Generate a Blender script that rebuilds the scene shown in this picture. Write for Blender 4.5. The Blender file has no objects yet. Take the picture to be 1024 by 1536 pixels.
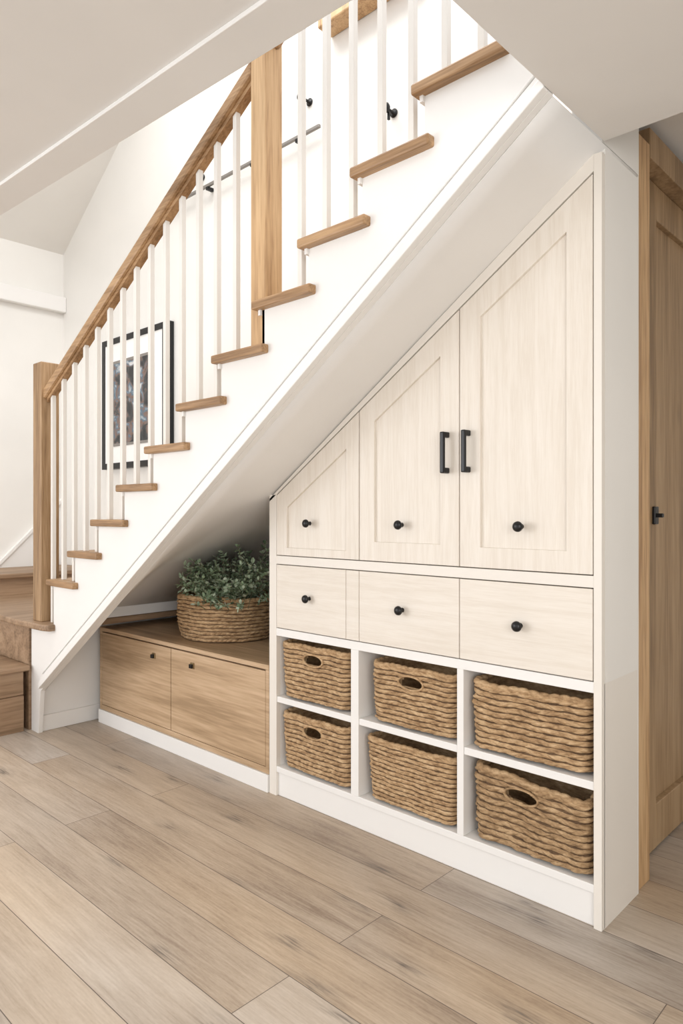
import bpy, math, random
import numpy as np
from mathutils import Matrix, Vector
random.seed(4); rng=np.random.default_rng(4)
S=bpy.context.scene
try:
    S.view_settings.view_transform='Standard'
    S.view_settings.look='None'
except Exception: pass
COL=S.collection

# ------------------------------------------------------------------ helpers
def empty(name,loc):
    e=bpy.data.objects.new(name,None); e.location=loc; e.empty_display_size=.1
    COL.objects.link(e); return e
def mesh(name,V,F,mat,parent=None,bevel=0,smooth=False,seg=2):
    me=bpy.data.meshes.new(name); me.from_pydata([tuple(v) for v in V],[],[tuple(f) for f in F]); me.update()
    import bmesh
    bm=bmesh.new(); bm.from_mesh(me); bmesh.ops.recalc_face_normals(bm,faces=bm.faces); bm.to_mesh(me); bm.free()
    if smooth:
        for p in me.polygons: p.use_smooth=True
    o=bpy.data.objects.new(name,me); COL.objects.link(o)
    if mat: me.materials.append(mat)
    if bevel:
        m=o.modifiers.new('b','BEVEL'); m.width=bevel; m.segments=seg; m.limit_method='ANGLE'; m.angle_limit=.6
    if parent:
        o.parent=parent; o.matrix_parent_inverse=Matrix.Translation(-Vector(parent.location))
    return o
def boxvf(x0,x1,y0,y1,z0,z1):
    V=[(x0,y0,z0),(x1,y0,z0),(x1,y1,z0),(x0,y1,z0),(x0,y0,z1),(x1,y0,z1),(x1,y1,z1),(x0,y1,z1)]
    F=[(0,3,2,1),(4,5,6,7),(0,1,5,4),(1,2,6,5),(2,3,7,6),(3,0,4,7)]
    return V,F
def box(name,x0,x1,y0,y1,z0,z1,mat,parent=None,bevel=0):
    V,F=boxvf(x0,x1,y0,y1,z0,z1); return mesh(name,V,F,mat,parent,bevel)
def boxes(name,L,mat,parent=None,bevel=0):
    V=[];F=[]
    for b in L:
        v,f=boxvf(*b); n=len(V); V+=v; F+=[tuple(i+n for i in q) for q in f]
    return mesh(name,V,F,mat,parent,bevel)
def prismY(name,P,y0,y1,mat,parent=None,bevel=0):
    n=len(P); V=[(x,y0,z) for x,z in P]+[(x,y1,z) for x,z in P]
    F=[tuple(range(n)),tuple(range(2*n-1,n-1,-1))]+[(i,(i+1)%n,n+(i+1)%n,n+i) for i in range(n)]
    return mesh(name,V,F,mat,parent,bevel)
def prismZ(name,P,z0,z1,mat,parent=None,bevel=0):
    n=len(P); V=[(x,y,z0) for x,y in P]+[(x,y,z1) for x,y in P]
    F=[tuple(range(n)),tuple(range(2*n-1,n-1,-1))]+[(i,(i+1)%n,n+(i+1)%n,n+i) for i in range(n)]
    return mesh(name,V,F,mat,parent,bevel)
def ringY(name,O,I,y0,y1,mat,parent=None,bevel=0):
    n=len(O); V=[(x,y0,z) for x,z in O]+[(x,y0,z) for x,z in I]+[(x,y1,z) for x,z in O]+[(x,y1,z) for x,z in I]
    F=[]
    for i in range(n):
        j=(i+1)%n
        F+= [(i,j,n+j,n+i),(2*n+i,3*n+i,3*n+j,2*n+j),(i,2*n+i,2*n+j,j),(n+i,n+j,3*n+j,3*n+i)]
    return mesh(name,V,F,mat,parent,bevel)
def lathe(name,prof,c,axis,mat,parent=None,n=24):
    V=[];F=[]
    for r,h in prof:
        for k in range(n):
            a=2*math.pi*k/n; p,q=r*math.cos(a),r*math.sin(a)
            if axis=='Y-': V.append((c[0]+p,c[1]-h,c[2]+q))
            elif axis=='X+': V.append((c[0]+h,c[1]+p,c[2]+q))
            else: V.append((c[0]+p,c[1]+q,c[2]+h))
    for i in range(len(prof)-1):
        for k in range(n):
            F.append((i*n+k,i*n+(k+1)%n,(i+1)*n+(k+1)%n,(i+1)*n+k))
    F.append(tuple(range(n))); F.append(tuple(range((len(prof)-1)*n,len(prof)*n)))
    return mesh(name,V,F,mat,parent,0,True)

# ------------------------------------------------------------------ materials
def base(name,rough=.5):
    m=bpy.data.materials.new(name); m.use_nodes=True; nt=m.node_tree
    b=nt.nodes['Principled BSDF']; b.inputs['Roughness'].default_value=rough
    return m,nt,b
def N(nt,t,**k):
    n=nt.nodes.new(t)
    for a,v in k.items(): setattr(n,a,v)
    return n
def ramp(nt,stops):
    r=nt.nodes.new('ShaderNodeValToRGB'); e=r.color_ramp.elements
    while len(e)<len(stops): e.new(.5)
    for i,(p,c) in enumerate(stops): e[i].position=p; e[i].color=(*c,1)
    return r
def paint(name,c,rough=.55,var=.02):
    m,nt,b=base(name,rough)
    tc=N(nt,'ShaderNodeTexCoord'); no=N(nt,'ShaderNodeTexNoise'); no.inputs['Scale'].default_value=3; no.inputs['Detail'].default_value=4
    nt.links.new(tc.outputs['Object'],no.inputs['Vector'])
    r=ramp(nt,[(.3,tuple(x*(1-var) for x in c)),(.7,tuple(min(1,x*(1+var)) for x in c))])
    nt.links.new(no.outputs['Fac'],r.inputs['Fac']); nt.links.new(r.outputs['Color'],b.inputs['Base Color'])
    n2=N(nt,'ShaderNodeTexNoise'); n2.inputs['Scale'].default_value=180
    nt.links.new(tc.outputs['Object'],n2.inputs['Vector'])
    bp=N(nt,'ShaderNodeBump'); bp.inputs['Strength'].default_value=.04; bp.inputs['Distance'].default_value=.002
    nt.links.new(n2.outputs['Fac'],bp.inputs['Height']); nt.links.new(bp.outputs['Normal'],b.inputs['Normal'])
    return m
def wood(name,dark,mid,light,axis='X',rough=.5,fine=26,knots=0.0,bump=.15):
    m,nt,b=base(name,rough)
    tc=N(nt,'ShaderNodeTexCoord'); mp=N(nt,'ShaderNodeMapping')
    s=[fine,fine,fine]; s['XYZ'.index(axis)]=fine*.055
    mp.inputs['Scale'].default_value=s
    nt.links.new(tc.outputs['Object'],mp.inputs['Vector'])
    n1=N(nt,'ShaderNodeTexNoise'); n1.inputs['Scale'].default_value=.45; n1.inputs['Detail'].default_value=7; n1.inputs['Distortion'].default_value=.9
    n2=N(nt,'ShaderNodeTexNoise'); n2.inputs['Scale'].default_value=3.5; n2.inputs['Detail'].default_value=5
    nt.links.new(mp.outputs['Vector'],n1.inputs['Vector']); nt.links.new(mp.outputs['Vector'],n2.inputs['Vector'])
    mx=N(nt,'ShaderNodeMath',operation='MULTIPLY_ADD'); mx.inputs[1].default_value=.4
    ad=N(nt,'ShaderNodeMath',operation='MULTIPLY'); ad.inputs[1].default_value=.6
    nt.links.new(n1.outputs['Fac'],ad.inputs[0]); nt.links.new(n2.outputs['Fac'],mx.inputs[0]); nt.links.new(ad.outputs[0],mx.inputs[2])
    r=ramp(nt,[(.38,dark),(.5,mid),(.62,light)])
    nt.links.new(mx.outputs[0],r.inputs['Fac'])
    out=r.outputs['Color']
    if knots:
        mk=N(nt,'ShaderNodeMapping'); k=[3.2]*3; k['XYZ'.index(axis)]=1.6; mk.inputs['Scale'].default_value=k
        nt.links.new(tc.outputs['Object'],mk.inputs['Vector'])
        vo=N(nt,'ShaderNodeTexVoronoi'); vo.inputs['Scale'].default_value=1.4; nt.links.new(mk.outputs['Vector'],vo.inputs['Vector'])
        kr=ramp(nt,[(.0,(1,1,1)),(.07,(.5,.5,.5)),(.13,(0,0,0))]); nt.links.new(vo.outputs['Distance'],kr.inputs['Fac'])
        km=N(nt,'ShaderNodeMath',operation='MULTIPLY'); km.inputs[1].default_value=knots; nt.links.new(kr.outputs['Color'],km.inputs[0])
        mix=N(nt,'ShaderNodeMixRGB'); nt.links.new(km.outputs[0],mix.inputs['Fac']); nt.links.new(out,mix.inputs[1]); mix.inputs[2].default_value=(*[x*.35 for x in dark],1)
        out=mix.outputs['Color']
    nt.links.new(out,b.inputs['Base Color'])
    bp=N(nt,'ShaderNodeBump'); bp.inputs['Strength'].default_value=bump; bp.inputs['Distance'].default_value=.002
    nt.links.new(mx.outputs[0],bp.inputs['Height']); nt.links.new(bp.outputs['Normal'],b.inputs['Normal'])
    return m
def solid(name,c,rough=.4,metal=0):
    m,nt,b=base(name,rough); b.inputs['Metallic'].default_value=metal
    no=N(nt,'ShaderNodeTexNoise'); no.inputs['Scale'].default_value=40
    r=ramp(nt,[(.3,tuple(x*.85 for x in c)),(.7,c)]); nt.links.new(no.outputs['Fac'],r.inputs['Fac']); nt.links.new(r.outputs['Color'],b.inputs['Base Color'])
    return m

M_wall=paint('wall_paint',(.82,.80,.76))
M_ceil=paint('ceiling_paint',(.78,.765,.74))
M_white=paint('white_trim_paint',(.84,.825,.80),.42,.01)
M_bal=paint('baluster_paint',(.77,.74,.69),.42,.01)
M_soff=paint('soffit_paint',(.83,.815,.79))
cA,cB,cC=(.73,.665,.58),(.77,.71,.63),(.80,.745,.67)
M_cabw=wood('washed_cabinet_wood_v',cA,cB,cC,'Z',.5,80,0,.12)
M_cabh=wood('washed_cabinet_wood_h',cA,cB,cC,'X',.5,80,0,.12)
M_cabf=paint('cabinet_frame_paint',(.79,.745,.68),.45,.01)
M_rail=wood('oak_rail',(.22,.12,.05),(.36,.21,.10),(.48,.30,.155),'X',.45,40)
M_post=wood('oak_post',(.34,.19,.085),(.54,.34,.17),(.64,.43,.23),'Z',.5,34,.5)
M_post2=wood('oak_newel',(.18,.10,.045),(.32,.195,.095),(.44,.29,.16),'Z',.5,34,.4)
M_step=wood('oak_lower_step',(.20,.125,.07),(.31,.20,.12),(.40,.27,.17),'Y',.5,22)
M_bench=wood('oak_bench',(.36,.24,.135),(.49,.335,.20),(.60,.43,.275),'X',.5,26,0,.1)
M_door=wood('oak_door',(.22,.135,.065),(.34,.22,.115),(.42,.285,.16),'Z',.5,24,.3)
M_black=solid('black_metal',(.012,.012,.013),.35,.3)
M_brass=solid('aged_brass',(.35,.26,.14),.4,.8)
M_grey=solid('grey_metal',(.30,.28,.26),.4,.5)
M_gap=solid('shadow_gap_board',(.22,.19,.16),.8)

def floor_mat():
    m,nt,b=base('plank_floor',.42)
    tc=N(nt,'ShaderNodeTexCoord'); mp=N(nt,'ShaderNodeMapping'); mp.inputs['Location'].default_value=(.62,.09,0)
    nt.links.new(tc.outputs['Object'],mp.inputs['Vector'])
    br=N(nt,'ShaderNodeTexBrick'); br.offset=.37; br.offset_frequency=2
    br.inputs['Color1'].default_value=(0,0,0,1); br.inputs['Color2'].default_value=(1,1,1,1); br.inputs['Mortar'].default_value=(.5,.5,.5,1)
    br.inputs['Scale'].default_value=1; br.inputs['Mortar Size'].default_value=.0013; br.inputs['Mortar Smooth'].default_value=.1
    br.inputs['Brick Width'].default_value=2.1; br.inputs['Row Height'].default_value=.195
    nt.links.new(mp.outputs['Vector'],br.inputs['Vector'])
    sc=N(nt,'ShaderNodeVectorMath',operation='SCALE'); sc.inputs['Scale'].default_value=13.7
    nt.links.new(br.outputs['Color'],sc.inputs[0])
    ad=N(nt,'ShaderNodeVectorMath',operation='ADD'); nt.links.new(tc.outputs['Object'],ad.inputs[0]); nt.links.new(sc.outputs['Vector'],ad.inputs[1])
    def noise(scl,det,dist=0):
        g=N(nt,'ShaderNodeMapping'); g.inputs['Scale'].default_value=scl; nt.links.new(ad.outputs['Vector'],g.inputs['Vector'])
        n=N(nt,'ShaderNodeTexNoise'); n.inputs['Scale'].default_value=1.0; n.inputs['Detail'].default_value=det; n.inputs['Distortion'].default_value=dist
        nt.links.new(g.outputs['Vector'],n.inputs['Vector']); return n
    n1=noise((1.2,17,1),7,1.6); n2=noise((9,150,1),6); n3=noise((1.3,3.2,1),4,.5)
    n4=noise((60,220,1),3)
    def mad(a,k,c):
        x=N(nt,'ShaderNodeMath',operation='MULTIPLY_ADD'); nt.links.new(a,x.inputs[0]); x.inputs[1].default_value=k
        if isinstance(c,float): x.inputs[2].default_value=c
        else: nt.links.new(c,x.inputs[2])
        return x.outputs[0]
    v=mad(n1.outputs['Fac'],.28,0.0); v=mad(n2.outputs['Fac'],.27,v); v=mad(n3.outputs['Fac'],.33,v); v=mad(n4.outputs['Fac'],.12,v)
    sp=N(nt,'ShaderNodeSeparateColor'); nt.links.new(br.outputs['Color'],sp.inputs['Color'])
    v2=mad(sp.outputs[0],.12,v)
    r=ramp(nt,[(.40,(.27,.205,.155)),(.5,(.405,.325,.25)),(.60,(.50,.415,.33)),(.74,(.61,.525,.435))])
    nt.links.new(v2,r.inputs['Fac'])
    hs=ramp(nt,[(.3,(.92,.97,1.05)),(.7,(1.06,1.0,.91))]); nh=noise((.5,.9,1),2); nt.links.new(nh.outputs['Fac'],hs.inputs['Fac'])
    ml=N(nt,'ShaderNodeMixRGB',blend_type='MULTIPLY'); ml.inputs['Fac'].default_value=1; nt.links.new(r.outputs['Color'],ml.inputs[1]); nt.links.new(hs.outputs['Color'],ml.inputs[2])
    gk=N(nt,'ShaderNodeMapping'); gk.inputs['Scale'].default_value=(1.9,5.4,1); nt.links.new(ad.outputs['Vector'],gk.inputs['Vector'])
    nd=N(nt,'ShaderNodeTexNoise'); nd.inputs['Scale'].default_value=5; nd.inputs['Detail'].default_value=6; nt.links.new(gk.outputs['Vector'],nd.inputs['Vector'])
    mxv=N(nt,'ShaderNodeMixRGB'); mxv.inputs['Fac'].default_value=.22; nt.links.new(gk.outputs['Vector'],mxv.inputs[1]); nt.links.new(nd.outputs['Color'],mxv.inputs[2])
    vo=N(nt,'ShaderNodeTexVoronoi',voronoi_dimensions='2D'); vo.inputs['Scale'].default_value=1.15; nt.links.new(mxv.outputs['Color'],vo.inputs['Vector'])
    kr=ramp(nt,[(.0,(.9,.9,.9)),(.04,(.6,.6,.6)),(.10,(.22,.22,.22)),(.24,(0,0,0))]); nt.links.new(vo.outputs['Distance'],kr.inputs['Fac'])
    km=N(nt,'ShaderNodeMath',operation='MULTIPLY'); nt.links.new(kr.outputs['Color'],km.inputs[0])
    k2=N(nt,'ShaderNodeMapRange'); k2.inputs['From Min'].default_value=.35; k2.inputs['From Max'].default_value=.6; k2.inputs['To Min'].default_value=1.3; k2.inputs['To Max'].default_value=.25
    nt.links.new(n2.outputs['Fac'],k2.inputs['Value']); nt.links.new(k2.outputs['Result'],km.inputs[1]); km.use_clamp=True
    mk=N(nt,'ShaderNodeMixRGB'); nt.links.new(km.outputs[0],mk.inputs['Fac']); nt.links.new(ml.outputs['Color'],mk.inputs[1]); mk.inputs[2].default_value=(.125,.108,.095,1)
    mo=N(nt,'ShaderNodeMixRGB'); nt.links.new(br.outputs['Fac'],mo.inputs['Fac']); nt.links.new(mk.outputs['Color'],mo.inputs[1]); mo.inputs[2].default_value=(.13,.10,.08,1)
    nt.links.new(mo.outputs['Color'],b.inputs['Base Color'])
    bp=N(nt,'ShaderNodeBump'); bp.inputs['Strength'].default_value=.15; bp.inputs['Distance'].default_value=.003
    nt.links.new(v,bp.inputs['Height']); nt.links.new(bp.outputs['Normal'],b.inputs['Normal'])
    rr=N(nt,'ShaderNodeMapRange'); rr.inputs['To Min'].default_value=.33; rr.inputs['To Max'].default_value=.50
    nt.links.new(n2.outputs['Fac'],rr.inputs['Value']); nt.links.new(rr.outputs['Result'],b.inputs['Roughness'])
    return m
M_floor=floor_mat()
def straw(name,a,bc,c):
    m,nt,b=base(name,.75)
    tc=N(nt,'ShaderNodeTexCoord'); n1=N(nt,'ShaderNodeTexNoise'); n1.inputs['Scale'].default_value=24; n1.inputs['Detail'].default_value=8; n1.inputs['Roughness'].default_value=.7
    mp=N(nt,'ShaderNodeMapping'); mp.inputs['Scale'].default_value=(1,1,3.2); nt.links.new(tc.outputs['Object'],mp.inputs['Vector']); nt.links.new(mp.outputs['Vector'],n1.inputs['Vector'])
    r=ramp(nt,[(.34,a),(.5,bc),(.66,c)]); nt.links.new(n1.outputs['Fac'],r.inputs['Fac']); nt.links.new(r.outputs['Color'],b.inputs['Base Color'])
    n2=N(nt,'ShaderNodeTexNoise'); n2.inputs['Scale'].default_value=240; nt.links.new(mp.outputs['Vector'],n2.inputs['Vector'])
    bp=N(nt,'ShaderNodeBump'); bp.inputs['Strength'].default_value=.8; bp.inputs['Distance'].default_value=.004
    nt.links.new(n2.outputs['Fac'],bp.inputs['Height']); nt.links.new(bp.outputs['Normal'],b.inputs['Normal'])
    return m
M_straw=straw('seagrass',(.30,.175,.08),(.54,.35,.185),(.74,.53,.31))
M_straw2=straw('seagrass_brown',(.25,.15,.07),(.45,.29,.15),(.64,.45,.26))
M_crevice_shade=straw('seagrass_crevice_shade',(.09,.048,.022),(.14,.08,.038),(.21,.125,.065))  # crevice shade painted as a darker straw colour between the rope rows

# ------------------------------------------------------------------ room shell
YB=2.75; XL=-5.9; ZC=2.351
box('floor',XL-.1,2.0,-2.6,4.2,-.05,0,M_floor)
box('wall_back',XL-.1,-1.02,YB,YB+.1,0,5.6,M_wall)
box('wall_left',XL-.1,XL,-2.6,YB,0,3.47,M_wall)
prismZ('ceiling',[(2,-2.6),(2,2.046),(-.86,2.046),(-.86,1.11),(-2.69,1.015),(XL,.88),(XL,-2.6)],ZC,2.68,M_ceil)
prismZ('trim_ceiling',[(-.9,1.105),(-2.69,1.01),(XL+.01,.875),(XL+.01,.775),(-2.45,.915),(-.9,.985)],ZC-.012,ZC,M_ceil,None,.002)
box('ceiling_hall',-1.1,2,2.34,4.2,2.60,2.68,M_ceil)
box('trim_hall_ceiling',-.866,2,2.046,2.34,2.60,2.68,M_ceil)
box('wall_hall',-1.02,2.0,4.1,4.2,0,2.6,M_wall)
box('wall_right',1.95,2.0,1.0,4.1,0,2.351,M_wall)
box('wall_behind_door',-1.08,-1.021,2.86,4.1,0,2.6,M_wall)
prismY('ceiling_sloped',[(XL,3.47),(-3.9,4.81),(-3.9,4.89),(XL,3.55)],-.5,YB,M_wall)
box('trim_wall_ledge',XL,XL+.06,-.5,YB,2.96,3.09,M_white,None,.008)
P=[(1.3,0.0),(1.3,.30),(2.22,.86),(2.74,1.38),(2.74,.0)]
V=[(XL,y,z) for y,z in P]+[(XL+.018,y,z) for y,z in P]; n=len(P)
mesh('baseboard_left',V,[tuple(range(n)),tuple(range(2*n-1,n-1,-1))]+[(i,(i+1)%n,n+(i+1)%n,n+i) for i in range(n)],M_white)
V=[(XL+.018,y,z-d) for d in (0,.03) for y,z in [(1.3,.30),(2.22,.86),(2.74,1.38)]]+[(XL+.035,y,z-d) for d in (0,.03) for y,z in [(1.3,.30),(2.22,.86),(2.74,1.38)]]
mesh('trim_skirt_cap',V,[(0,1,7,6),(1,2,8,7),(6,7,10,9),(7,8,11,10),(3,9,10,4),(4,10,11,5)],M_white)

# ------------------------------------------------------------------ staircase
ST=empty('staircase',(-2.5,2.2,0))
def Zk(k): return 1.033+.1649*(k-2)
def Xn(k): return -3.229+.2503*(k-2)-.315
def low(x): return ZC+.686*(x+.858)
T0,T1=.018,.015
P=[(-4.05,.60)]
for k in range(1,12):
    P.append((Xn(k)+.03,(.60 if k==1 else Zk(k-1)-T0))); P.append((Xn(k)+.03,Zk(k)-T0))
P+= [(-.862,Zk(11)-T0),(-.862,low(-.862)),(-3.93,low(-3.93)),(-3.96,0),(-4.05,0)]
prismY('stringer',P,1.70,1.725,M_white,ST,.001)
def band(name,a,b,y0,y1,bev=.003,xs=(-.862,-3.9)):
    return prismY(name,[(xs[0],low(xs[0])+a),(xs[0],low(xs[0])+b),(xs[1],low(xs[1])+b),(xs[1],low(xs[1])+a)],y0,y1,M_white,ST,bev)
band('stringer_moulding',0.0,.036,1.672,1.70)
band('stringer_bead',.036,.062,1.684,1.70)
band('stringer_fillet',.078,.088,1.692,1.70)
for k in range(1,12):
    box('tread_%d'%k,Xn(k),Xn(k)+.315,1.668,1.726,Zk(k)-T0,Zk(k)+T1,M_rail,ST,.006)
    box('tread_board_%d'%k,Xn(k),Xn(k)+.285,1.726,YB-.005,Zk(k)-T0,Zk(k)+T1,M_rail,ST,.004)
    z0=(.64 if k==1 else Zk(k-1)+T1)
    box('riser_%d'%k,Xn(k)+.03,Xn(k)+.045,1.725,YB-.005,z0,Zk(k)-T0,M_white,ST)
    box('scotia_%d'%k,Xn(k)+.018,Xn(k)+.03,1.69,1.725,Zk(k)-T0-.02,Zk(k)-T0,M_white,ST)
sl=[(-.863,2.346),(-.99,low(-.99)-.002),(-1.0,low(-1.0)-.002),(-1.6,1.846),(-2.15,1.47),(-2.373,1.322),(-2.6,1.225),(-2.9,1.10),(-3.26,.955),(-3.6,.775),(-3.99,.575)]
ys=[(1.7252,0.0),(1.80,.30),(1.90,.68),(2.0,.93),(2.06,1.0),(YB-.005,1.0)]
V=[];F=[]
for (y,t) in ys:
    for (x,z) in sl: V.append((x,min(y,2.32) if x>-.995 else y,min(z,low(x)+.001)*(1-t)+z*t))
ns=len(sl)
for j in range(len(ys)-1):
    for i in range(ns-1): F.append((j*ns+i,j*ns+i+1,(j+1)*ns+i+1,(j+1)*ns+i))
so=mesh('soffit',V,F,M_soff,ST,0,True)
md=so.modifiers.new('s','SOLIDIFY'); md.thickness=.004; md.offset=0
box('soffit_end_wall',-4.04,-3.985,1.7255,YB-.005,0,.575,M_soff,ST)
box('soffit_end_skirting',-3.985,-3.972,1.73,YB-.01,0,.09,M_white,ST,.003)
box('lower_step_base',-5.88,-4.055,.95,1.66,0,.205,M_step,ST,.003)
box('lower_step_riser',-5.88,-4.06,.95,1.66,.207,.345,M_step,ST,.003)
box('lower_step_tread',-5.88,-4.025,.93,1.685,.345,.378,M_step,ST,.01)
box('winder_riser',-5.88,-4.06,1.69,YB-.005,0,.595,M_step,ST)
prismZ('winder_tread',[(-3.745,1.665),(-3.80,1.645),(-4.1,1.63),(-4.39,1.635),(-5.3,1.62),(-5.88,1.62),(-5.88,YB-.005),(-3.75,YB-.005)],.602,.637,M_step,ST,.008)
box('landing_riser',-5.88,-5.28,1.66,YB-.005,.637,.765,M_step,ST)
box('landing_tread',-5.88,-5.25,1.64,YB-.005,.765,.80,M_step,ST,.008)
boxes('newel_lower',[(-3.995,-3.89,1.685,1.79,.637,2.09)],M_post2,ST,.005)
boxes('newel_upper',[(-2.08,-1.995,1.70,1.785,Zk(7)+T1,3.5)],M_post,ST,.004)
def hr(x): return 1.99+.571*(x+3.81)
x0,x1=-3.91,-2.08
prismY('handrail',[(x0,hr(x0)),(x1,hr(x1)),(x1,hr(x1)-.062),(x0,hr(x0)-.062)],1.698,1.77,M_rail,ST,.012)
prismY('handrail_fillet',[(-3.885,hr(-3.885)-.062),(x1,hr(x1)-.062),(x1,hr(x1)-.082),(-3.885,hr(-3.885)-.082)],1.715,1.752,M_rail,ST)
def hu(x): return Zk(8)+1.16+.659*(x+1.8)
prismY('handrail_upper',[(-1.995,hu(-1.995)),(-.9,hu(-.9)),(-.9,hu(-.9)-.06),(-1.995,hu(-1.995)-.06)],1.698,1.77,M_rail,ST,.012)
L=[]
for k in range(1,12):
    for d in (.085,.21):
        x=Xn(k)+d
        if -2.13<x<-1.87: continue
        zt=(hr(x)-.075) if x<-2.1 else hu(x)-.05
        L.append((x-.011,x+.011,1.722,1.744,Zk(k)+T1,zt))
for x in (-3.84,): L.append((x-.011,x+.011,1.722,1.744,.637,hr(x)-.075))
boxes('balusters',L,M_bal,ST,.0015)

# ------------------------------------------------------------------ cabinet
CB=empty('storage_cabinet',(-1.62,2.19,0))
Y0=2.046; XA,XR=-2.373,-.867
def dl(x): return 2.267+.66*(x+.896)
def top(x): return low(x)-.004
YBK=2.325
prismY('upper_carcass',[(XA+.004,.735),(XR-.004,.735),(XR-.004,top(XR)-.01),(XA+.004,top(XA)-.01)],Y0+.024,YBK,M_gap,CB)
box('side_right',XR-.018,XR,Y0+.02,YBK,0,.735,M_cabf,CB)
box('side_left',XA,XA+.018,Y0+.02,YBK,0,.735,M_cabf,CB)
box('back_panel',XA+.018,XR-.018,YBK-.012,YBK,.0,.735,M_white,CB)
box('stile_left',XA,-2.326,Y0,Y0+.024,.0,dl(-2.326)+.003,M_cabf,CB,.001)
box('stile_right',-.892,XR,Y0,Y0+.024,0,top(-.892),M_cabf,CB,.001)
prismY('sloped_rail',[(XA,dl(XA)+.004),(-.892,dl(-.892)+.004),(-.892,top(-.892)),(XA,top(XA))],Y0,Y0+.024,M_cabf,CB)
box('rail_mid',-2.326,-.892,Y0,Y0+.024,1.022,1.058,M_cabf,CB,.001)
box('rail_low',-2.326,-.892,Y0,Y0+.024,.706,.739,M_white,CB,.001)
box('divider_1',-1.881,-1.840,Y0,YBK-.012,.13,.706,M_white,CB,.002)
box('divider_2',-1.380,-1.353,Y0,YBK-.012,.13,.706,M_white,CB,.002)
for i,(a,b) in enumerate([(-2.326,-1.881),(-1.84,-1.38),(-1.353,-.892)]):
    box('shelf_%d'%i,a,b,Y0+.004,YBK-.012,.412,.438,M_white,CB,.002)
    box('cubby_top_%d'%i,a,b,Y0+.024,YBK-.012,.706,.735,M_white,CB)
box('cubby_floor',-2.355,-.885,Y0+.002,YBK-.012,.104,.13,M_white,CB,.002)
box('plinth',XA,XR-.018,Y0+.012,Y0+.03,0,.104,M_white,CB,.002)
box('cubby_lining_l',-2.355,-2.326,Y0+.024,YBK-.012,.13,.706,M_white,CB)
def door(nm,xl,xr,il,ir,zb,zib):
    O=[(xl,zb),(xr,zb),(xr,dl(xr)-.003),(xl,dl(xl)-.003)]
    I=[(il,zib),(ir,zib),(ir,dl(ir)-.098),(il,dl(il)-.098)]
    ringY(nm+'_frame',O,I,Y0-.001,Y0+.022,M_cabw,CB,.0012)
    prismY(nm+'_panel',I,Y0+.010,Y0+.021,M_cabw,CB)
def knob(x,z,r=.0175):
    lathe('knob',[(.009,0),(.006,.008),(.006,.014),(r*.75,.017),(r,.023),(r*.92,.030),(r*.55,.035),(.001,.036)],(x,Y0-.001,z),'Y-',M_black,CB)
door('door_l',-2.323,-1.838,-2.258,-1.906,1.0615,1.095)
door('door_m',-1.833,-1.371,-1.758,-1.45,1.0615,1.135)
door('door_r',-1.367,-.895,-1.286,-.978,1.0615,1.13)
for x,z in [(-2.113,1.202),(-1.622,1.202),(-1.131,1.203),(-2.116,.886),(-1.62,.886),(-1.135,.882)]: knob(x,z)
for nm,a,b in [('drawer_l',-2.323,-1.908),('drawer_filler',-1.9055,-1.838),('drawer_m',-1.835,-1.371),('drawer_r',-1.3675,-.895)]:
    box(nm,a,b,Y0-.001,Y0+.022,.7425,1.0185,M_cabh,CB,.0015)
for x in (-1.418,-1.331):
    z0,z1=1.385,1.53
    boxes('pull_handle',[(x-.009,x+.009,Y0-.038,Y0-.026,z0,z1),(x-.009,x+.009,Y0-.03,Y0,z0,z0+.02),(x-.009,x+.009,Y0-.03,Y0,z1-.02,z1)],M_black,CB,.004)
box('wall_cabinet_end',-.955,XR,YBK+.001,2.336,0,2.6,M_wall)
box('wall_end',XR-.02,XR,Y0+.025,YBK,.735,2.349,M_wall)
box('wall_header',-.96,-.8665,2.048,2.336,ZC+.002,2.6,M_wall)

# ------------------------------------------------------------------ bench
BE=empty('storage_bench',(-3.14,2.4,0))
bx0,bx1=-3.91,-2.376; bz=.567
box('bench_top',bx0,bx1,Y0-.002,YB-.02,bz-.022,bz,M_bench,BE,.002)
box('bench_body',bx0+.02,bx1-.02,Y0+.026,YB-.03,.08,bz-.022,M_gap,BE)
box('bench_end_l',bx0,bx0+.022,Y0,YB-.03,.08,bz-.022,M_bench,BE,.001)
box('bench_end_r',bx1-.022,bx1,Y0,YB-.03,.08,bz-.022,M_bench,BE,.001)
box('bench_rail',bx0+.022,bx1-.022,Y0+.001,Y0+.024,.08,.108,M_bench,BE,.001)
box('bench_door_l',bx0+.025,-3.160,Y0,Y0+.022,.111,bz-.030,M_bench,BE,.0015)
box('bench_door_r',-3.154,bx1-.025,Y0,Y0+.022,.111,bz-.030,M_bench,BE,.0015)
box('bench_plinth',bx0-.005,bx1,Y0-.008,Y0+.02,0,.079,M_white,BE,.002)
for x in (-3.317,-2.96):
    boxes('bench_knob_plate',[(x-.014,x+.014,Y0-.006,Y0,.462,.492)],M_brass,BE,.001)
    boxes('bench_knob',[(x-.010,x+.010,Y0-.018,Y0-.006,.466,.486)],M_black,BE,.002)

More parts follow.
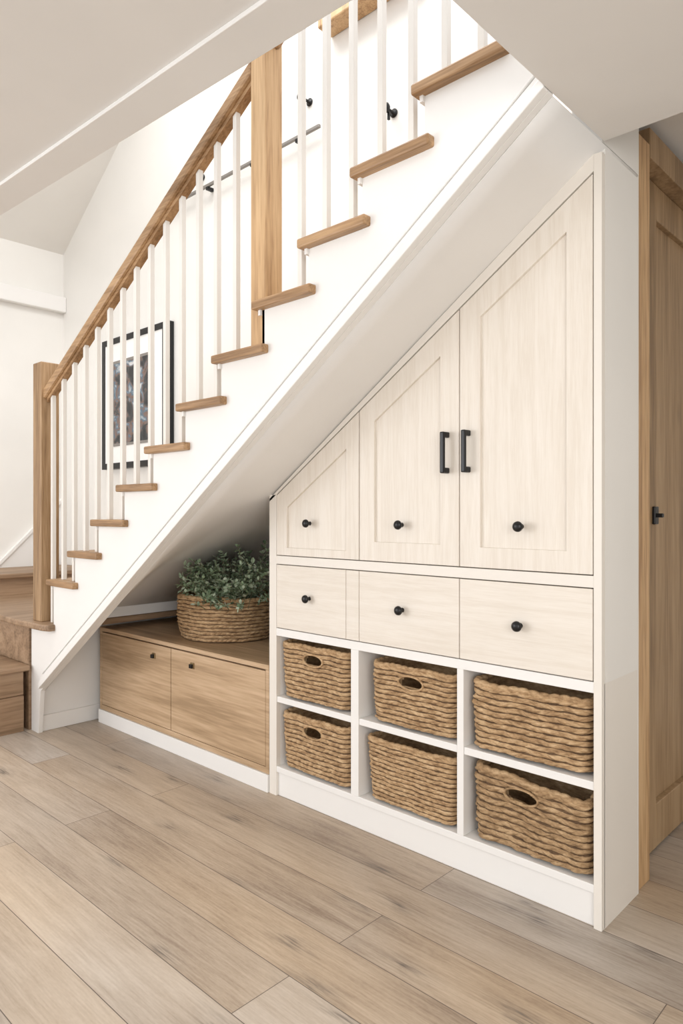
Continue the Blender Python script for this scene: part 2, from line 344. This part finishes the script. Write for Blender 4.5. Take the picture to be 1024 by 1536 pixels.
# ------------------------------------------------------------------ baskets
def rrect(s,a,b,r):
    segs=[2*(b-r),math.pi*r/2,2*(a-r),math.pi*r/2]*2
    Lt=sum(segs); d=(s%1)*Lt
    cur=[((a,-(b-r)),(0,1)),((a-r,b-r),0),((a-r,b),(-1,0)),((-(a-r),b-r),1),((-a,b-r),(0,-1)),((-(a-r),-(b-r)),2),((-(a-r),-b),(1,0)),((a-r,-(b-r)),3)]
    for i,L in enumerate(segs):
        if d<=L or i==7:
            if i%2==0:
                p,t=cur[i]; return (p[0]+t[0]*d,p[1]+t[1]*d),(t[1],-t[0])
            c,q=cur[i]; ang=q*math.pi/2+d/r
            return (c[0]+r*math.cos(ang),c[1]+r*math.sin(ang)),(math.cos(ang),math.sin(ang))
        d-=L
def basket(name,cx,cy,cz,a,b,h,r,rows,mat,hole=None,taper=.08,bulge=.01,pitch=.03,amp=.008,parent=None,sag=0.0,seed=0,round_=False,rough=1.0):
    rs=np.random.default_rng(seed)
    per=2*math.pi*a if round_ else 4*(a+b)
    NS=int(per/.0032); vr=9
    tot=max(8,int(round(per/pitch)))
    V=[];F=[];MI=[]
    base_pts=[]
    for i in range(NS):
        s=i/NS
        if round_:
            an=2*math.pi*s; base_pts.append(((a*math.cos(an),b*math.sin(an)),(math.cos(an),math.sin(an))))
        else: base_pts.append(rrect(s,a,b,r))
    nz=rows*vr
    jit=rs.normal(0,1,(rows,tot)); wob=rs.uniform(0,6.28,6); rph=rs.uniform(0,1,rows); rwob=rs.uniform(0,6.28,(rows+1,2))
    def surf(i,zf,disp,dz=0):
        (px,py),(nx,ny)=base_pts[i]; s=i/NS
        sc=1-taper*(1-zf)
        w=.0025*rough*(math.sin(2*math.pi*2*s+wob[0]+zf*2)+.7*math.sin(2*math.pi*5*s+wob[1]-zf*4))
        bu=bulge*math.sin(math.pi*min(1,zf*1.05))
        sg=sag*math.sin(2*math.pi*s*2+wob[2])*zf + .002*rough*math.sin(2*math.pi*7*s+wob[3])*zf
        return (cx+px*sc+nx*(disp+w+bu), cy+py*sc+ny*(disp+w+bu), cz+zf*h+sg+dz)
    DH=np.zeros((nz+1,NS))
    for j in range(nz+1):
        row=min(j//vr,rows-1); v=(j-row*vr)/vr
        prof=max(0,1-(2*v-1)**2)**.55; dr=1 if row%2 else -1
        for i in range(NS):
            ph=i/NS*tot+dr*(v-.5)*1.0+rph[row]
            kk=int(math.floor(ph))%tot; f=ph-math.floor(ph)
            st=math.sin(math.pi*f)**.6
            fib=.06*math.sin((f*3.2+v*2.5*dr)*2*math.pi)
            q=prof*(.48+.52*st)
            d=amp*(q+fib*prof)*(1+.16*rough*jit[row,kk])
            DH[j,i]=q
            th=2*math.pi*i/NS
            dz=0 if j in (0,nz) else .0007*rough*(math.sin(9*th+rwob[row,0])+math.sin(17*th+rwob[row,1]))
            V.append(surf(i,j/nz,d,dz))
    def inhole(i,j):
        if not hole: return False
        (px,py),(nx,ny)=base_pts[i]
        if ny>-.8: return False
        z=j/nz*h
        return abs((px-hole[0])/hole[2])**2.6+abs((z-hole[1])/hole[3])**2.6<1
    for j in range(nz):
        for i in range(NS):
            if inhole(i,j+.5): continue
            k=(i+1)%NS; F.append((j*NS+i,j*NS+k,(j+1)*NS+k,(j+1)*NS+i))
            MI.append(1 if (DH[j,i]+DH[j,k]+DH[j+1,k]+DH[j+1,i])/4<.36 else 0)  # low faces between ropes get the painted shade colour
    o0=len(V); ni=10
    for j in range(ni+1):
        for i in range(NS): V.append(surf(i,j/ni*.995,-.006))
    for j in range(ni):
        for i in range(NS):
            if hole and inhole(i,(j+.5)/ni*nz): continue
            k=(i+1)%NS; F.append((o0+j*NS+i,o0+(j+1)*NS+i,o0+(j+1)*NS+k,o0+j*NS+k)); MI.append(0)
    F.append(tuple(range(o0+NS-1,o0-1,-1))); MI.append(0)
    o1=len(V); m=8
    for i in range(NS):
        (px,py),(nx,ny)=base_pts[i]; q=i/NS*tot*1.0; st=.68+.32*abs(math.sin(math.pi*q))
        c=surf(i,1.0,.0)
        for k in range(m):
            an=2*math.pi*k/m+ q*1.2
            rr=amp*1.0*st
            V.append((c[0]+nx*rr*math.cos(an)*1.1,c[1]+ny*rr*math.cos(an)*1.1,c[2]+rr*math.sin(an)))
    for i in range(NS):
        i2=(i+1)%NS
        for k in range(m):
            if i2==0: continue
            F.append((o1+i*m+k,o1+i2*m+k,o1+i2*m+(k+1)%m,o1+i*m+(k+1)%m)); MI.append(0)
    if hole:
        o2=len(V); n2=48
        for i in range(n2):
            an=2*math.pi*i/n2
            hx=hole[0]+hole[2]*1.04*math.cos(an); hz=hole[1]+hole[3]*1.12*math.sin(an)
            zf=hz/h; sc=1-taper*(1-zf)
            yc=cy-b*sc-.6*amp-bulge*math.sin(math.pi*min(1,zf*1.05))
            for k in range(6):
                a2=2*math.pi*k/6; rr=.0045
                V.append((cx+hx+rr*math.cos(a2)*math.cos(an),yc+rr*math.sin(a2)*1.3,cz+hz+rr*math.cos(a2)*math.sin(an)))
        for i in range(n2):
            i2=(i+1)%n2
            for k in range(6): F.append((o2+i*6+k,o2+i2*6+k,o2+i2*6+(k+1)%6,o2+i*6+(k+1)%6)); MI.append(0)
    me=bpy.data.meshes.new(name); me.from_pydata(V,[],F); me.update()
    me.materials.append(mat); me.materials.append(M_crevice_shade)
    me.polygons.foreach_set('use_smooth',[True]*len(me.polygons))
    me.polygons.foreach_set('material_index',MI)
    o=bpy.data.objects.new(name,me); COL.objects.link(o)
    if parent: o.parent=parent; o.matrix_parent_inverse=Matrix.Translation(-Vector(parent.location))
    return o
zs1,zs2=.446,.138
def bk(cx,a,z,h,hole,seed,sag=0,rows=12,amp=.011,rough=1.0,mat=None,b=.110,pitch=.030):
    return basket('wicker_basket',cx,2.062+b,z,a,b,h,.035,rows,mat or M_straw,hole,.06,.002,pitch,amp,sag=sag,seed=seed,rough=rough)
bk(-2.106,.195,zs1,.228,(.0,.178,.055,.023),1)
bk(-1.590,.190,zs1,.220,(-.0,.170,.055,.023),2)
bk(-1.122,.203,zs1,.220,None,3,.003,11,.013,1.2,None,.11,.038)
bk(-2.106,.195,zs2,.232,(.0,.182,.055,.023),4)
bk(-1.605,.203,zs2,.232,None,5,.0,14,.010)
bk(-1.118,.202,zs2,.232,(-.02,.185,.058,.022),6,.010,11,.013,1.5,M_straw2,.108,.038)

# plant basket + foliage
PP=empty('potted_eucalyptus',(-3.12,2.38,bz))
basket('woven_planter',-3.12,2.385,bz+.004,.272,.258,.225,.1,12,M_straw,None,.10,.010,.028,.011,parent=PP,sag=.008,seed=9,round_=True,rough=1.2)
lathe('soil',[(.235,.0),(.235,.012),(.001,.02)],(-3.12,2.385,bz+.17),'Z',solid('soil',(.05,.035,.025),.9),PP)
def leafmat():
    m,nt,b=base('eucalyptus_leaf',.55)
    g=N(nt,'ShaderNodeNewGeometry'); r=ramp(nt,[(0,(.12,.18,.10)),(.4,(.24,.33,.20)),(.75,(.39,.48,.34)),(1,(.58,.64,.50))])
    nt.links.new(g.outputs['Random Per Island'],r.inputs['Fac']); nt.links.new(r.outputs['Color'],b.inputs['Base Color']); return m
M_leaf=leafmat(); M_stem=solid('stem',(.16,.17,.09),.7)
def soffz(x):
    pts=list(reversed(sl))
    for (xa,za),(xb_,zb_) in zip(pts,pts[1:]):
        if xa<=x<=xb_: return za+(zb_-za)*(x-xa)/(xb_-xa)
    return 9
V=[];F=[];SV=[];SF=[]
def leaf(p,d,up,l,w):
    d=d.normalized(); s=d.cross(up)
    if s.length<1e-3: s=Vector((1,0,0))
    s.normalize(); u=s.cross(d)
    n=len(V)
    pts=[p,p+d*l*.3+s*w*.42+u*.1*w,p+d*l*.65+s*w*.45+u*.1*w,p+d*l,p+d*l*.65-s*w*.45+u*.1*w,p+d*l*.3-s*w*.42+u*.1*w,p+d*l*.48-u*.1*w]
    V.extend(pts)
    for i in range(6): F.append((n+i,n+(i+1)%6,n+6))
for q in range(125):
    a=random.uniform(0,6.283); rr=random.uniform(0,.16)
    p=Vector((-2.99+rr*math.cos(a),2.31+rr*math.sin(a),bz+.18))
    out=Vector((math.cos(a)*.95+.4,math.sin(a)*.9-.3,0)); tilt=random.uniform(.05,1.5)*(rr/.16*.6+.5)
    d=(Vector((0,0,1))+out*tilt).normalized()
    Ls=random.uniform(.16,.46); st=14; prev=p
    for i in range(1,st+1):
        d=(d+Vector((random.uniform(-.15,.15),random.uniform(-.15,.15),-.05))).normalized()
        c=prev+d*Ls/st
        if c.z>soffz(c.x)-.03 or c.y>YB-.07 or c.y<2.07: break
        if c.z<bz+.235 and ((c.x+3.12)/.30)**2+((c.y-2.385)/.29)**2<1 and i>4: break
        sd=d.cross(Vector((0,0,1))).normalized()*.0016; u2=d.cross(sd).normalized()*.0016
        n=len(SV); SV+= [prev+sd,prev+u2,prev-sd-u2,c+sd,c+u2,c-sd-u2]; SF+=[(n,n+1,n+4,n+3),(n+1,n+2,n+5,n+4),(n+2,n,n+3,n+5)]
        if i>2:
            for t in range(3):
                ang=random.uniform(0,6.283); e=d.orthogonal().normalized(); e=Matrix.Rotation(ang,3,d)@e
                leaf(c,(e+d*.6),Vector((random.uniform(-.5,.5),random.uniform(-.5,.5),1)),random.uniform(.016,.034),random.uniform(.012,.022))
        prev=c
mesh('leaves',V,F,M_leaf,PP,0,True)
mesh('stems',SV,SF,M_stem,PP)

# ------------------------------------------------------------------ framed picture
FP=empty('framed_picture',(-4.69,2.73,2.1))
fx0,fx1,fz0,fz1=-5.13,-4.20,1.58,2.58
def rc(a,b,c,d): return [(a,c),(b,c),(b,d),(a,d)]
ringY('frame',rc(fx0,fx1,fz0,fz1),rc(fx0+.045,fx1-.075,fz0+.045,fz1-.045),YB-.05,YB-.002,M_black,FP,.002)
prismY('mat_board',rc(fx0+.045,fx1-.075,fz0+.045,fz1-.045),YB-.044,YB-.01,paint('mat_board',(.88,.87,.85),.6),FP)
def art():
    m,nt,b=base('print',.3)
    tc=N(nt,'ShaderNodeTexCoord'); n1=N(nt,'ShaderNodeTexNoise'); n1.inputs['Scale'].default_value=8; n1.inputs['Detail'].default_value=9; n1.inputs['Distortion'].default_value=.8
    nt.links.new(tc.outputs['Object'],n1.inputs['Vector'])
    r=ramp(nt,[(.36,(.01,.01,.012)),(.46,(.04,.045,.05)),(.52,(.20,.12,.09)),(.57,(.07,.14,.20)),(.66,(.6,.6,.6))])
    nt.links.new(n1.outputs['Fac'],r.inputs['Fac']); nt.links.new(r.outputs['Color'],b.inputs['Base Color']); return m
ringY('inner_frame',rc(-4.97,-4.40,1.75,2.40),rc(-4.95,-4.42,1.77,2.38),YB-.048,YB-.044,M_grey,FP)
prismY('print',rc(-4.95,-4.42,1.77,2.38),YB-.047,YB-.044,art(),FP)

WR=empty('wall_rail',(-3.5,2.72,3.37))
boxes('rail_bar',[(-4.25,-2.72,YB-.05,YB-.032,3.358,3.378)],M_grey,WR,.004)
for x in (-4.1,-3.75,-3.3,-2.9):
    boxes('bracket',[(x-.012,x+.012,YB-.05,YB-.002,3.34,3.36)],M_black,WR,.002)
for x,z in ((-2.84,3.56),(-2.23,3.26),(-3.86,3.47)):
    k=empty('wall_hook',(x,YB,z))
    lathe('hook_plate',[(.022,0),(.022,.006),(.008,.008),(.008,.05),(.02,.055),(.026,.07),(.018,.085),(.001,.088)],(x,YB-.001,z),'Y-',M_black,k,16)
    boxes('hook_stem',[(x-.006,x+.006,YB-.05,YB-.038,z-.05,z)],M_black,k,.002)
box('wooden_beam',-2.67,-2.0,YB-.11,YB-.002,3.84,3.95,M_post,None,.008)

# ------------------------------------------------------------------ hall door
D=empty('door_1',(-.93,2.8,0))
box('jamb',-.955,-.872,2.338,2.45,0,2.5,M_post,D,.003)
box('header',-.97,-.872,2.451,3.4,2.46,2.56,M_door,D,.003)
dx0,dx1=-.985,-.93
box('stile_a',dx0,dx1,2.455,2.68,.01,2.458,M_door,D,.003)
box('stile_b',dx0,dx1,3.22,3.38,.01,2.458,M_door,D,.003)
box('rail_top',dx0,dx1-.001,2.681,3.219,2.33,2.458,M_door,D,.003)
box('rail_bottom',dx0,dx1-.001,2.681,3.219,.01,.17,M_door,D,.003)
box('panel',dx0,dx1-.022,2.681,3.219,.171,2.329,M_door,D)
boxes('latch',[(dx1,dx1+.012,2.635,2.672,1.205,1.27),(dx1+.01,dx1+.035,2.645,2.660,1.23,1.245)],M_black,D,.003)
box('wall_right_of_door',-1.02,-.95,3.4,4.1,0,2.6,M_wall)
box('wall_over_door',-1.02,-.97,2.338,3.4,2.56,2.6,M_wall)

# ------------------------------------------------------------------ light
w=bpy.data.worlds.new('World'); S.world=w; w.use_nodes=True
bg=w.node_tree.nodes['Background']; bg.inputs['Color'].default_value=(.975,.98,1,1); bg.inputs['Strength'].default_value=1.45
def area(name,loc,tgt,size,sy,power,col=(1,1,1)):
    l=bpy.data.lights.new(name,'AREA'); l.shape='RECTANGLE'; l.size=size; l.size_y=sy; l.energy=power; l.color=col
    o=bpy.data.objects.new(name,l); COL.objects.link(o); o.location=loc
    o.rotation_euler=(Vector(tgt)-Vector(loc)).to_track_quat('-Z','Y').to_euler(); return o
area('assumed_stairwell_lamp',(-2.6,1.7,5.4),(-2.8,2.4,2),2.6,1.2,90,(1,.985,.96))  # added lamp brightening the stairwell; daylight from above is assumed, no skylight modelled
area('assumed_daylight_lamp_left',(-4.6,-2.2,1.5),(-2.8,2.2,.6),2.2,1.8,70,(.97,.98,1))  # unseen area light added for assumed daylight; no window modelled, also lifts the alcove
area('fill_lamp_right',(1.7,-.6,1.6),(-1.0,2.3,1.2),1.8,1.6,45,(1,.97,.92))  # unseen fill light, added to brighten the cabinet end wall

# ------------------------------------------------------------------ camera
cd=bpy.data.cameras.new('Camera'); cam=bpy.data.objects.new('Camera',cd); COL.objects.link(cam)
cd.sensor_fit='VERTICAL'; cd.sensor_height=24; cd.lens=24*1050/1536; cd.clip_start=.02
cam.location=(0,0,1.25); cam.rotation_euler=(math.radians(90),0,math.radians(43.35))
S.camera=cam
